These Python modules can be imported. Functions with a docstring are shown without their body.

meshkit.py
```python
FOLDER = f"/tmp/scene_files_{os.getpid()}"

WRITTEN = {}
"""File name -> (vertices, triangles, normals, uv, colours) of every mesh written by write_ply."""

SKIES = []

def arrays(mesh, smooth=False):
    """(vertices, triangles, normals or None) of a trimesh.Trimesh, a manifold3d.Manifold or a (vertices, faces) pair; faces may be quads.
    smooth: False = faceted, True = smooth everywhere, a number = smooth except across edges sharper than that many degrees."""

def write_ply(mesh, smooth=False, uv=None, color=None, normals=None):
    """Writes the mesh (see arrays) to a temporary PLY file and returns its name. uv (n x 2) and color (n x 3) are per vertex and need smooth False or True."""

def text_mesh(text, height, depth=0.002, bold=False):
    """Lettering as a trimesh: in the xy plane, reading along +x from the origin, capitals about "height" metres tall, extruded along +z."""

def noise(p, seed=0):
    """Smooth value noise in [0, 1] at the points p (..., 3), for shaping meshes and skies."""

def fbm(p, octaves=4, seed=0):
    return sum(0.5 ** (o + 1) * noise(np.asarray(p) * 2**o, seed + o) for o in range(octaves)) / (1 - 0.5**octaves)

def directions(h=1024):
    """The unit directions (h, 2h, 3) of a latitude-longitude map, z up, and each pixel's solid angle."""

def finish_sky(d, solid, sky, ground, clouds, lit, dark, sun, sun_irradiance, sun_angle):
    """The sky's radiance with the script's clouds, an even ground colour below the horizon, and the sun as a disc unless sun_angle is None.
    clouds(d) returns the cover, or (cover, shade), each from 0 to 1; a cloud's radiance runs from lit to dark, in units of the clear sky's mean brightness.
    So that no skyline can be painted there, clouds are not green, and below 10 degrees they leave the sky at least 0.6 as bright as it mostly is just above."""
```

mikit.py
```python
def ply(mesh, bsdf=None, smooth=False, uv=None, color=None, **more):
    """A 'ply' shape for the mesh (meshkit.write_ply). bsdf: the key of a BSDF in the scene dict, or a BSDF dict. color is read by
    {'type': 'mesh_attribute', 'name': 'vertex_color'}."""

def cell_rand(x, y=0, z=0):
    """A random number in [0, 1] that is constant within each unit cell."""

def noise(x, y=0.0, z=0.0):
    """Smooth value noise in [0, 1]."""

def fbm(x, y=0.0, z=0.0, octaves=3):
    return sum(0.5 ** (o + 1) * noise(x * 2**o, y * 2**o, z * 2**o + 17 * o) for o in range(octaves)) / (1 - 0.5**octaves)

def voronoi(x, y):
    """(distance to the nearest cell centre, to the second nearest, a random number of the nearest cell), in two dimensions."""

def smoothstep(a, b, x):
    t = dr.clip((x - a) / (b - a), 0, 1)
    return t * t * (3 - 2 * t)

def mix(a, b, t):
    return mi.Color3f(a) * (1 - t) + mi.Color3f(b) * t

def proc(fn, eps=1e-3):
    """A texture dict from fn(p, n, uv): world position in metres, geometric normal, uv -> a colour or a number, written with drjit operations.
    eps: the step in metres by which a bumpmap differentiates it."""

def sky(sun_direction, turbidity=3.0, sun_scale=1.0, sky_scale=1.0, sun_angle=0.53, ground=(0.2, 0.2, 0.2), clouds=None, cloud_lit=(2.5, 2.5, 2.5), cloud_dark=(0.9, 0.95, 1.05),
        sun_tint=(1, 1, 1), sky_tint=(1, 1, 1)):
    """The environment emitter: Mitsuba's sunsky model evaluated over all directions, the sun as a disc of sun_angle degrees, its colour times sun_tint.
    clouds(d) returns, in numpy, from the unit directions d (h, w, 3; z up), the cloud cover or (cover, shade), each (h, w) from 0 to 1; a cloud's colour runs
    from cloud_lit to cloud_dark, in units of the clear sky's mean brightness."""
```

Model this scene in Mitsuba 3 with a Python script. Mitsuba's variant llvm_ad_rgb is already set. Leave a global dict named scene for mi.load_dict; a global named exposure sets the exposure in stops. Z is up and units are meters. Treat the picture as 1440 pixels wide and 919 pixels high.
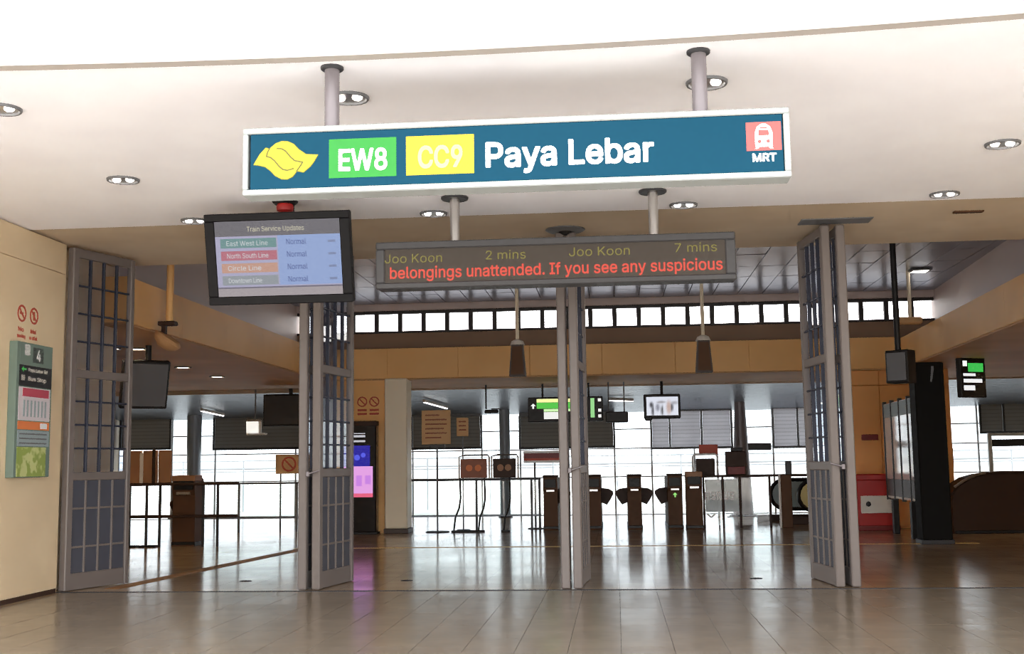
import math, random
import numpy as np, trimesh, manifold3d
import drjit as dr
import mitsuba as mi
import mikit, meshkit
from shapely.geometry import Polygon, Point
from shapely import affinity, union_all

# ------------------------------------------------------------------ camera, sky, exposure
scene, labels = {}, {}
exposure = 3.78
T = mi.ScalarTransform4f
FPX = 1640.0                                        # focal length in pixels of a 1440 wide picture
YAW, PITCH, ROLL = math.radians(5.0), math.radians(6.7), math.radians(0.82)
_f = np.array([-math.sin(YAW) * math.cos(PITCH), math.cos(YAW) * math.cos(PITCH), math.sin(PITCH)])
_r0 = np.array([math.cos(YAW), math.sin(YAW), 0.0]); _u0 = np.cross(_r0, _f)
_u = _u0 * math.cos(ROLL) + _r0 * math.sin(ROLL)
EYE = np.array([0.0, 0.0, 1.4])
scene['view'] = {'type': 'perspective', 'fov': 2 * math.degrees(math.atan(720 / FPX)), 'fov_axis': 'x', 'near_clip': 0.1, 'far_clip': 400.0,
                   'to_world': T().look_at(origin=EYE.tolist(), target=(EYE + _f).tolist(), up=_u.tolist())}

def overcast(d):
    n = meshkit.fbm(d * np.array([3.0, 3.0, 6.0]), 3, 5)
    return np.ones(d.shape[:2]), np.clip(0.25 * (n - 0.5) + 0.05, 0, 1)
scene['sky'] = mikit.sky((0.25, -0.65, 0.72), turbidity=4.0, sun_scale=0.0, clouds=overcast, cloud_lit=(2.55, 2.5, 2.45), cloud_dark=(1.7, 1.72, 1.78))
EMIT = 2.0 ** -exposure

# ------------------------------------------------------------------ helpers
def lin(c):
    c = np.asarray(c, float) / 255
    return np.where(c <= 0.04045, c / 12.92, ((c + 0.055) / 1.055) ** 2.4)
def rgb(c): return {'type': 'rgb', 'value': lin(c).tolist()}

_count = {}
def num(name):
    i = _count.get(name, -1) + 1; _count[name] = i
    return name if i == 0 else f'{name}_{i:03d}'

def thing(name, label, cat, group=None, kind=None):
    k = num(name); labels[k] = {'label': label, 'category': cat}
    if group: labels[k]['group'] = group
    if kind: labels[k]['kind'] = kind
    return k
def struct(name, label=None):
    k = name; labels[k] = {'kind': 'structure'}
    if label: labels[k]['label'] = label
    return k
def put(key, mesh, mat, smooth=False, **more):
    scene[key] = mesh if isinstance(mesh, dict) else mikit.ply(mesh, mat, smooth, **more)
    return key
def part(parent, name, mesh, mat=None, smooth=False, label=None, kind=None, **more):
    k = num(f'{parent}__{name}')
    put(k, mesh, mat, smooth, **more)
    if label or kind:
        labels[k] = {}
        if label: labels[k]['label'] = label
        if kind: labels[k]['kind'] = kind
    return k
def moved(d, m): return {**d, 'to_world': m}

def cat_(ms): return trimesh.util.concatenate(list(ms))
def box(x0, x1, y0, y1, z0, z1):
    m = trimesh.creation.box(extents=(abs(x1 - x0), abs(y1 - y0), abs(z1 - z0)))
    m.apply_translation(((x0 + x1) / 2, (y0 + y1) / 2, (z0 + z1) / 2)); return m
def cbox(x0, x1, y0, y1, z0, z1, c=0.006):
    """a box with chamfered edges"""
    x0, x1 = min(x0, x1), max(x0, x1); y0, y1 = min(y0, y1), max(y0, y1); z0, z1 = min(z0, z1), max(z0, z1)
    c = min(c, 0.45 * min(x1 - x0, y1 - y0, z1 - z0))
    p = []
    for sx in (0, 1):
        for sy in (0, 1):
            for sz in (0, 1):
                X, Y, Z = (x0, x1)[sx], (y0, y1)[sy], (z0, z1)[sz]
                ix, iy, iz = c * (1 - 2 * sx), c * (1 - 2 * sy), c * (1 - 2 * sz)
                p += [(X, Y + iy, Z + iz), (X + ix, Y, Z + iz), (X + ix, Y + iy, Z)]
    return trimesh.convex.convex_hull(np.array(p))
def prism(pts, z0, z1):
    m = trimesh.creation.extrude_polygon(Polygon(pts), z1 - z0, engine='earcut'); m.apply_translation((0, 0, z0)); return m
def ext(poly, d):
    g = getattr(poly, 'geoms', [poly])
    return cat_([trimesh.creation.extrude_polygon(q, d, engine='earcut') for q in g])
def frame_on(mesh, o, ux, uy):
    """puts a mesh of the xy plane (depth along z) at o with axes ux, uy"""
    ux, uy = np.array(ux, float), np.array(uy, float); uz = np.cross(ux, uy)
    M = np.eye(4); M[:3, 0], M[:3, 1], M[:3, 2], M[:3, 3] = ux, uy, uz, o
    m = mesh.copy(); m.apply_transform(M); return m
FX, FZ = (1, 0, 0), (0, 0, 1)
def front(mesh, x, y, z): return frame_on(mesh, (x, y, z), FX, FZ)      # faces the entrance (towards -y)
def fit(text, w, h, depth=0.004, bold=True):
    """lettering of width w and capital height h, lower left corner of its capitals at the origin"""
    m = meshkit.text_mesh(text, h, depth, bold)
    b = m.bounds; m.apply_translation((-b[0, 0], 0, 0)); m.apply_scale((w / (b[1, 0] - b[0, 0]), 1, 1)); return m
def words(text, w, h, bold, depth=.003):
    full = meshkit.text_mesh(text, h, depth, bold).bounds; x0, k = full[0, 0], w / (full[1, 0] - full[0, 0]); out, pre = [], ''
    for word in text.split(' '):
        m = meshkit.text_mesh(word, h, depth, bold); end = meshkit.text_mesh(pre + word, h, depth, bold).bounds[1, 0]
        m.apply_translation((end - m.bounds[1, 0] - x0, 0, 0)); m.apply_scale((k, 1, 1)); out.append((word, m)); pre += word + ' '
    return out
def cyl(p0, p1, r, n=20, r2=None):
    p0, p1 = np.array(p0, float), np.array(p1, float); L = np.linalg.norm(p1 - p0)
    m = trimesh.creation.revolve([(0, 0), (r, 0), (r if r2 is None else r2, L), (0, L)], sections=n)
    m.apply_transform(trimesh.geometry.align_vectors((0, 0, 1), (p1 - p0) / L)); m.apply_translation(p0); return m
def tube(pts, r, n=8):
    """a round bar swept along a polyline (mitred rings, closed ends)"""
    p = np.array(pts, float); t = np.gradient(p, axis=0); t /= np.linalg.norm(t, axis=1, keepdims=True)
    ref = np.array([0, 0, 1.0]) if abs(t[0][2]) < .9 else np.array([0, 1.0, 0]); V = []
    a = np.cross(t[0], ref)
    for q, d in zip(p, t):
        a = a - d * (a @ d); a /= np.linalg.norm(a); b = np.cross(d, a)
        V.append([q + r * (math.cos(s) * a + math.sin(s) * b) for s in np.arange(n) * 2 * math.pi / n])
    V = np.array(V).reshape(-1, 3); F = []
    for i in range(len(p) - 1):
        for j in range(n):
            a, b, c, d = i * n + j, i * n + (j + 1) % n, (i + 1) * n + (j + 1) % n, (i + 1) * n + j
            F += [(a, b, c), (a, c, d)]
    for j in range(1, n - 1):
        F += [(0, j + 1, j), ((len(p) - 1) * n, (len(p) - 1) * n + j, (len(p) - 1) * n + j + 1)]
    m = trimesh.Trimesh(V, F, process=False); m.fix_normals(); return m
def lathe(prof, x, y, z, n=24):
    m = trimesh.creation.revolve(prof, sections=n); m.apply_translation((x, y, z)); return m
def rotbox(cx, cy, cz, sx, sy, sz, rz=0, rx=0, c=0.01):
    m = cbox(-sx / 2, sx / 2, -sy / 2, sy / 2, -sz / 2, sz / 2, c)
    m.apply_transform(trimesh.transformations.rotation_matrix(math.radians(rx), (1, 0, 0)))
    m.apply_transform(trimesh.transformations.rotation_matrix(math.radians(rz), (0, 0, 1)))
    m.apply_translation((cx, cy, cz)); return m
def lamp(c, weight=0.04):
    """emitted light that shows as the sRGB colour c times a strength"""
    return {'type': 'area', 'radiance': {'type': 'rgb', 'value': [float(v) for v in c]}, 'sampling_weight': weight}
def glow(srgb, k=1.0): return lamp(lin(srgb) * k * EMIT)

# ------------------------------------------------------------------ materials
N = mikit
def diffuse(key, c): scene[key] = {'type': 'twosided', 'b': {'type': 'diffuse', 'reflectance': rgb(c)}}
def paint(key, c, rough=0.45, metal=0.0, spec=0.5):
    scene[key] = {'type': 'twosided', 'b': {'type': 'principled', 'base_color': rgb(c), 'roughness': rough, 'metallic': metal, 'specular': spec}}
def mottled(key, a, b, sc, rough=0.6, spec=0.4, metal=0.0, oct=3):
    a, b = lin(a).tolist(), lin(b).tolist()
    scene[key] = {'type': 'twosided', 'b': {'type': 'principled', 'base_color': N.proc(lambda p, n, uv: N.mix(a, b, N.smoothstep(.25, .75, N.fbm(p.x * sc, p.y * sc, p.z * sc, oct)))), 'roughness': rough, 'specular': spec, 'metallic': metal}}

mottled('ceiling_paint', (246, 247, 252), (240, 240, 246), 1.3, 0.8, 0.2)
mottled('ceiling_beige', (204, 188, 168), (192, 174, 152), 1.3, 0.8, 0.2)
mottled('wall_beige', (232, 211, 177), (224, 202, 168), 1.7, 0.55, 0.4)
mottled('amber_panel', (240, 190, 126), (230, 177, 110), 1.1, 0.5, 0.4)
mottled('amber_wall', (232, 168, 102), (222, 154, 90), 1.0, 0.5, 0.4)
paint('rim_grey', (176, 170, 164), 0.6)
paint('fascia_grey', (196, 180, 176), 0.5)
paint('sill_dark', (84, 74, 70), 0.6)
paint('sill_brown', (138, 110, 88), 0.6)
mottled('soffit_brown', (196, 150, 104), (182, 136, 92), 0.9, 0.6, 0.4)
paint('void_metal', (146, 150, 166), 0.26, 0.9)
paint('strip_metal', (150, 160, 174), 0.34, 0.75)
paint('column_beige', (236, 224, 200), 0.5)
paint('gate_paint', (118, 110, 107), 0.42)
paint('gate_bar', (50, 54, 70), 0.42)
paint('gate_panel', (76, 79, 90), 0.45)
paint('steel_grey', (128, 122, 126), 0.38, 0.3)
paint('steel_blue', (138, 148, 160), 0.4, 0.2)
paint('chrome', (200, 198, 196), 0.25, 0.9)
paint('black_matt', (24, 24, 26), 0.5)
paint('screen_frame', (20, 20, 23), 0.6, 0.0, 0.25)
paint('pylon_black', (17, 16, 15), 0.7, 0.0, 0.2)
paint('black_gloss', (16, 16, 19), 0.2)
paint('dark_grey', (58, 59, 62), 0.45)
paint('slate', (78, 92, 92), 0.5)
paint('mid_grey', (110, 112, 116), 0.5)
paint('mullion_dark', (44, 40, 40), 0.5)
paint('mullion_pale', (206, 210, 214), 0.45)
paint('brown_dark', (62, 43, 33), 0.55, 0, 0.3)
paint('brown_gate', (92, 64, 44), 0.6, 0, 0.25)
paint('barrier_brown', (66, 47, 36), 0.5, 0, 0.3)
paint('brown_wood', (164, 118, 84), 0.5)
paint('tan_board', (206, 164, 116), 0.6)
paint('rust_board', (150, 86, 60), 0.5)
paint('maroon', (120, 34, 34), 0.45)
paint('red', (176, 40, 38), 0.4)
paint('red_dull', (190, 84, 64), 0.55)
paint('poster_white', (246, 242, 242), 0.08, 0, 0.8)
paint('white', (238, 238, 238), 0.4)
paint('offwhite', (222, 216, 208), 0.5)
paint('lilac_white', (214, 206, 212), 0.5)
paint('orange', (224, 128, 70), 0.5)
paint('pink_red', (188, 70, 90), 0.5)
paint('grey_green', (112, 132, 122), 0.5)
paint('grey_blue', (150, 166, 170), 0.5)
paint('sign_teal', (16, 66, 88), 0.65, 0, 0.1)
paint('sign_frame', (158, 164, 163), 0.4)
paint('sign_green', (46, 138, 56), 0.5, 0, 0.3)
paint('sign_yellow', (190, 164, 50), 0.5, 0, 0.3)
paint('sign_cream', (212, 198, 130), 0.45)
paint('sign_olive', (92, 96, 34), 0.5)
paint('sign_salmon', (180, 84, 82), 0.45)
paint('led_face', (66, 58, 50), 0.5)
paint('led_case', (74, 74, 76), 0.45, 0.1)
paint('mark_green', (70, 200, 90), 0.4)
paint('kerb_brown', (134, 96, 60), 0.5)
paint('brass', (206, 170, 104), 0.4)
paint('plaza_stone', (222, 218, 212), 0.8)
scene['clear_glass'] = {'type': 'thindielectric', 'int_ior': 1.5}
scene['gate_glass'] = {'type': 'thindielectric', 'int_ior': 1.5, 'specular_transmittance': rgb((214, 220, 236))}
scene['facade_glass'] = {'type': 'thindielectric', 'int_ior': 1.5, 'specular_transmittance': rgb((192, 202, 208))}
scene['fence_glass'] = {'type': 'thindielectric', 'int_ior': 1.5, 'specular_transmittance': rgb((238, 246, 244))}
def blind_mat(key, c, tr):
    col = lin(c)
    scene[key] = {'type': 'principledthin', 'base_color': N.proc(lambda p, n, uv: mi.Color3f(*col.tolist()) * (1 - 0.18 * N.smoothstep(0.82, 0.95, dr.abs(dr.sin(p.z * 31.4))))), 'roughness': 0.8, 'diff_trans': tr, 'spec_trans': 0.0}
blind_mat('blind_dark', (128, 124, 118), 0.12)
blind_mat('blind_pale', (206, 202, 208), 0.8)

def tile_tone(p, a, b, scale=0.4):
    r = N.cell_rand(dr.floor(p.x / scale), dr.floor(p.y / scale), 3)
    g = N.fbm(p.x * 3.1, p.y * 3.1, 0.0, 3)
    return N.mix(a, b, dr.clip(0.45 * r + 0.75 * g - 0.1, 0, 1))
FLA, FLB = lin((116, 98, 78)).tolist(), lin((138, 119, 97)).tolist()
def floor_col(p, n, uv):
    fx, fy = dr.abs(p.x / 0.4 - dr.floor(p.x / 0.4) - 0.5), dr.abs(p.y / 0.4 - dr.floor(p.y / 0.4) - 0.5)
    joint = N.smoothstep(0.484, 0.494, dr.maximum(fx, fy))
    return tile_tone(p, FLA, FLB) * (1 - 0.3 * joint)
def floor_rough(p, n, uv): return 0.10 + 0.10 * N.fbm(p.x * 1.7, p.y * 1.7, 0.0, 3)
scene['floor_stone'] = {'type': 'twosided', 'b': {'type': 'principled', 'base_color': N.proc(floor_col), 'roughness': N.proc(floor_rough), 'specular': 0.55}}
for i, (a, b) in enumerate((((104, 95, 83), (118, 108, 95)), ((105, 96, 84), (119, 109, 96)), ((103, 94, 82), (117, 107, 94)))):
    a, b = lin(a).tolist(), lin(b).tolist()
    scene[f'tile_stone_{i}'] = {'type': 'twosided', 'b': {'type': 'principled', 'base_color': N.proc(lambda p, n, uv, a=a, b=b: N.mix(a, b, N.fbm(p.x * 4.3, p.y * 4.3, 0.0, 3))), 'roughness': N.proc(lambda p, n, uv: 0.15 + 0.12 * N.fbm(p.x * 1.7, p.y * 1.7, 0.0, 3)), 'specular': 0.5}}
paint('grout', (72, 65, 56), 0.5)

rnd = random.Random(7)

# ------------------------------------------------------------------ the setting: floor
GY = 13.25                                          # the gate line
floor = struct('floor', 'glossy grey brown tiled station floor')
T0, T1, TX0, TX1 = 8.0, 13.2, -6.4, 5.2             # the field of single tiles in front of the gates
part(floor, 'slab', cat_([box(-14.4, 12.4, 6.0, T0, -0.2, 0), box(-14, TX0, T0, 33, -0.2, 0), box(TX1, 12, T0, 33, -0.2, 0), box(TX0, TX1, T1, 33, -0.2, 0)]), 'floor_stone')
part(floor, 'grout_bed', box(TX0, TX1, T0, T1, -0.2, -0.005), 'grout')
S = 0.4
tiles = []
for j in range(13):
    for i in range(29):
        tiles.append((TX0 + i * S, T0 + j * S))
def seen(x, y):
    v = np.array([x + S / 2, y + S / 2, 0]) - EYE
    d = v @ _f; r = np.cross(_f, _u)
    px, py = 720 + FPX * (v @ r) / d, 459.5 - FPX * (v @ _u) / d
    return -30 < px < 1470 and py < 945
tiles.sort(key=lambda t: (not seen(*t), t[1]))
tile0 = [mikit.ply(cbox(0.0018, S - 0.0018, 0.0018, S - 0.0018, -0.03, 0, 0.001), f'tile_stone_{i}') for i in range(3)]
rest = []
for q, (x, y) in enumerate(tiles):
    dz = rnd.uniform(-0.0006, 0.0006)
    if q < 300: part(floor, 'tile', moved(rnd.choice(tile0), T().translate([x, y, dz]).rotate([1, 0, 0], rnd.uniform(-.03, .03)).rotate([0, 1, 0], rnd.uniform(-.03, .03))))
    else: rest.append(cbox(x + .0018, x + S - .0018, y + .0018, y + S - .0018, -0.03, dz, 0.001))
part(floor, 'far_tiles', cat_(rest), 'tile_stone_0', kind='stuff', label='floor tiles towards the gate line and the sides')
gt = struct('trim_1', 'dark steel gate track set in the floor')
put(gt, box(-6.5, 5.6, 13.2, 13.28, -0.02, 0.003), 'dark_grey')
t2 = struct('trim_2', 'pale brass strip across the floor inside the gates')
put(t2, box(-5.6, 5.9, 20.02, 20.14, -0.02, 0.004), 'brass')
t3 = struct('trim_3', 'brown kerb strip running in from the left gate')
put(t3, prism([(-6.08, 13.6), (-5.9, 13.6), (-5.3, 20.0), (-5.52, 20.0)], -0.02, 0.006), 'kerb_brown')
pz = struct('plaza', 'pale paved plaza outside the station')
put(pz, cat_([box(-900, 900, -900, 6.0, -0.3, -0.01), box(-900, -14.4, 6.0, 900, -0.3, -0.01), box(12.4, 900, 6.0, 900, -0.3, -0.01), box(-14.4, 12.4, 33, 900, -0.3, -0.01)]), 'plaza_stone')

# ceilings
CZ = 4.1
arc = [(x, 7.34 - (x + 1.3) ** 2 / 74.0) for x in np.linspace(-9, 8.5, 41)]
ce = struct('ceiling', 'white canopy ceiling with a curved front edge')
put(ce, prism(arc + [(8.5, 12.42), (-9, 12.42)], CZ, CZ + 0.45), 'ceiling_paint')
c1 = struct('ceiling_001', 'beige ceiling strip over the folding gates')
put(c1, cat_([box(-9, 8.5, 12.42, 14.9, CZ + 0.004, CZ + 0.45), box(-9, 8.5, 14.75, 14.9, CZ + .1, 5.0)]), 'ceiling_beige')
rim = struct('trim_4', 'pale rim along the curved edge of the canopy')
put(rim, prism(arc + [(x, y - 0.1) for x, y in arc[::-1]], CZ - 0.035, CZ + 0.5), 'rim_grey')
c2 = struct('ceiling_002', 'dark glossy metal panel ceiling of the high hall')
VZ = 4.86
put(c2 + '__deck', box(-7.4, 7.3, 14.9, 25.0, VZ + 0.05, VZ + 0.25), 'sill_dark')
panel0 = mikit.ply(cbox(.006, .507, .006, 1.194, 0, .03, .004), 'void_metal')
for j in range(9):
    for i in range(28):
        x, y = -7.15 + .513 * i, 14.95 + 1.2 * j
        if y + .5 > 24.7: continue
        part(c2, 'panel', moved(panel0, T().translate([x, y if j < 8 else y, VZ]).rotate([1, 0, 0], rnd.uniform(-.2, .2)).rotate([0, 1, 0], rnd.uniform(-.25, .25))))
c3 = struct('ceiling_003', 'brown soffit around the high hall')
BZ = 3.24
put(c3, cat_([prism([(-14, 15), (-6.66, 15), (-6.66, 14.52), (-6.3, 14.52), (-6.35, 24.42), (-6.35, 27.5), (-14, 27.5)], 3.27, 3.30), prism([(5.45, 15), (12, 15), (12, 27.5), (5.84, 27.5), (5.84, 24.42)], BZ - .03, BZ), box(-6.35, 5.84, 24.42, 27.5, BZ - .03, BZ)]), 'soffit_brown')
t5 = struct('trim_5', 'pale edge strip of the brown soffit')
put(t5, box(-14, 12, 27.45, 27.56, BZ - 0.06, BZ + .3), 'ceiling_beige')
c4 = struct('ceiling_004', 'sloping metal strip ceiling above the platform side')
put(c4 + '__deck', prism([(-14, 27.56), (12, 27.56), (12, 32.3), (-14, 32.3)], 3.45, 3.6), 'dark_grey')
for j in range(15):
    y0, y1 = 27.56 + .306 * j, 27.56 + .306 * j + .286
    za, zb = 3.19 - .092 * (y0 - 27.5), 3.19 - .092 * (y1 - 27.5)
    v = np.array([(x, y, z + dz) for x in (-14, 12) for y, z in ((y0, za), (y1, zb)) for dz in (0, .025)])
    part(c4, 'strip', trimesh.convex.convex_hull(v), 'strip_metal')
rf = struct('roof', 'roof deck closing the hall')
put(rf, cat_([box(-14.3, 12.3, 14.95, 25.0, 5.15, 5.3), box(-14.3, 12.3, 24.9, 33, 3.62, 3.72), box(-14.3, -7.35, 15, 27.6, 3.6, 3.7), box(7.25, 12.3, 15, 27.6, 3.6, 3.7)]), 'mid_grey')

# walls
wl = struct('wall_left', 'beige panelled wall beside the gates')
for a, b in ((7.6, 9.5), (9.5, 11.4), (11.4, 13.25), (13.25, 15.0)):
    for z0, z1 in ((0.0, 3.72), (3.72, 4.085)):
        part(wl, 'panel', cbox(-6.75, -6.5 if b < 14 else -6.62, a + .003, b - .003, z0 + .003, z1 - .003, .004), 'wall_beige')
part(wl, 'backing', box(-6.95, -6.74, 7.6, 15.0, 0, 4.3), 'sill_dark')
bl = struct('baseboard_left', 'thin dark skirting of the beige wall')
put(bl, box(-6.51, -6.485, 7.6, 13.2, 0, .05), 'brown_dark')
wr = struct('wall_right', 'beige wall right of the gates')
put(wr, box(5.6, 5.85, 7.6, 14.9, 0, 4.1), 'wall_beige')
wf = struct('wall_front', 'inner front walls of the side aisles')
put(wf, cat_([box(-14, -6.9, 14.8, 15.0, 0, 5.1), box(5.85, 12.2, 14.8, 15.0, 0, 5.1)]), 'wall_beige')
ws = struct('wall_side', 'side walls of the aisles')
put(ws, cat_([box(-14.3, -14, 14.8, 32, 0, 4), box(12, 12.3, 14.8, 32, 0, 4)]), 'wall_beige')

# the ring beam of the high hall
b1 = struct('trim_6', 'amber clad beam across the back of the high hall')
for i in range(8):
    x0 = -6.33 + i * 1.519
    part(b1, 'panel', cbox(x0 + .0015, x0 + 1.5175, 24.4, 24.75, BZ, 3.88, .006), 'amber_panel')
def side_beam(key, lab, p0, p1, w, n, z0=BZ, z1=3.83):
    k = struct(key, lab); p0, p1 = np.array(p0), np.array(p1)
    for i in range(n):
        a, b = p0 + (p1 - p0) * (i + .001) / n, p0 + (p1 - p0) * (i + .999) / n
        part(k, 'panel', prism([tuple(a), tuple(b), (b[0] + w, b[1]), (a[0] + w, a[1])], z0, z1), 'amber_panel')
    return k
side_beam('trim_7', 'amber clad beam along the left side of the high hall', (-6.28, 14.5), (-6.33, 24.4), -.35, 5, 3.30, 3.90)
side_beam('trim_8', 'amber clad beam along the right side of the high hall', (5.43, 15.0), (5.82, 24.4), .35, 5)
uw = struct('wall_upper', 'grey upper wall above the amber beams')
put(uw, cat_([prism([(-6.95, 14.9), (-6.75, 14.9), (-6.85, 24.9), (-7.05, 24.9)], 3.3, VZ + .2), prism([(6.1, 14.9), (6.3, 14.9), (6.85, 24.9), (6.65, 24.9)], 3.3, VZ + .2)]), 'fascia_grey')
part(uw, 'lintel', box(-6.95, 6.7, 24.6, 24.8, 4.72, VZ + .2), 'fascia_grey')
part(uw, 'sill', box(-6.95, 6.7, 24.72, 24.9, 3.5, 4.26), 'sill_brown')
part(uw, 'ledge', cat_([prism([(-6.9, 15), (-6.5, 15), (-6.5, 24.7), (-6.9, 24.7)], 3.8, 3.88), prism([(5.5, 15), (6.25, 15), (6.75, 24.7), (5.85, 24.7)], 3.74, 3.82)]), 'sill_dark')
w1 = struct('window_1', 'long strip of small high windows above the amber beam')
part(w1, 'frame', cat_([box(-6.95, 6.7, 24.68, 24.78, 4.66, 4.74), box(-6.95, 6.7, 24.68, 24.78, 4.24, 4.28)]), 'mullion_dark')
mull = mikit.ply(cbox(-.045, .045, -.05, .05, 4.26, 4.68, .006), 'mullion_dark')
sheet = lambda x0, x1, y, z0, z1: trimesh.Trimesh([(x0, y, z0), (x1, y, z0), (x1, y, z1), (x0, y, z1)], [(0, 1, 2), (0, 2, 3)], process=False)
pane0 = mikit.ply(sheet(.045, .468, 0, 4.28, 4.66), 'clear_glass')
for i in range(27):
    x = -6.64 + .513 * i
    if x < 6.6: part(w1, 'mullion', moved(mull, T().translate([x, 24.73, 0])))
    if x < 6.3: part(w1, 'pane', moved(pane0, T().translate([x, 24.73, 0])))

# piers of the inner line
wb = struct('wall_back', 'amber wall piers under the rear beam')
for i in range(2):
    part(wb, 'panel', cbox(-6.35 + .74 * i + .003, -5.61 + .74 * i - .003, 24.45, 24.95, 0, 3.235, .005), 'amber_panel')
part(wb, 'end_panel', cbox(-4.87, -4.86 + .02, 24.45, 24.95, 0, 3.235, .005), 'amber_wall')
for x0, x1 in ((4.82, 5.4), (5.4, 6.1), (6.1, 6.8)):
    for z0, z1 in ((0, 2.9), (2.9, 3.21)):
        part(wb, 'panel', cbox(x0 + .004, x1 - .004, 24.5, 24.95, z0 + .004, z1 - .004, .005), 'amber_wall')
col = thing('column', 'pale beige square column beside the black advertising totem', 'column')
part(col, 'shaft', cbox(-4.85, -4.37, 24.3, 24.85, 0.1, 3.235, .02), 'column_beige')
part(col, 'plinth', cbox(-4.87, -4.35, 24.28, 24.87, 0, .1, .01), 'sill_dark')

# ------------------------------------------------------------------ the glazed rear wall
FY = 32.0
gaps = [-14.0, -12.45, -11.2, -8.9, -7.4, -5.6, -3.68, -2.62, -1.3, -0.05, 0.95, 2.1, 3.22, 4.2, 5.2, 7.0, 8.72, 9.55, 10.75, 12.0]
for i, (x0, x1) in enumerate(zip(gaps[:-1], gaps[1:])):
    k = struct(f'window_{i + 2}', 'tall glazed bay of the rear wall')
    fr = [box(x0, x0 + .02, FY, FY + .05, 0, 2.85), box(x1 - .02, x1, FY, FY + .05, 0, 2.85)]
    zs = (0.0, 1.02, 1.78, 2.3, 2.84)
    for z in zs: fr.append(box(x0 + .02, x1 - .02, FY + .01, FY + .04, max(z - .014, 0), z + .014))
    part(k, 'frame', cat_(fr), 'mullion_pale')
    for a, b in zip(zs[:-1], zs[1:]): part(k, 'pane', sheet(x0 + .02, x1 - .02, FY + .025, a + .014, b - .014), 'facade_glass')
th = struct('trim_9', 'metal header above the glazing')
put(th, box(-14, 12, FY - .05, FY + .15, 2.84, 3.6), 'strip_metal')

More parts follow.
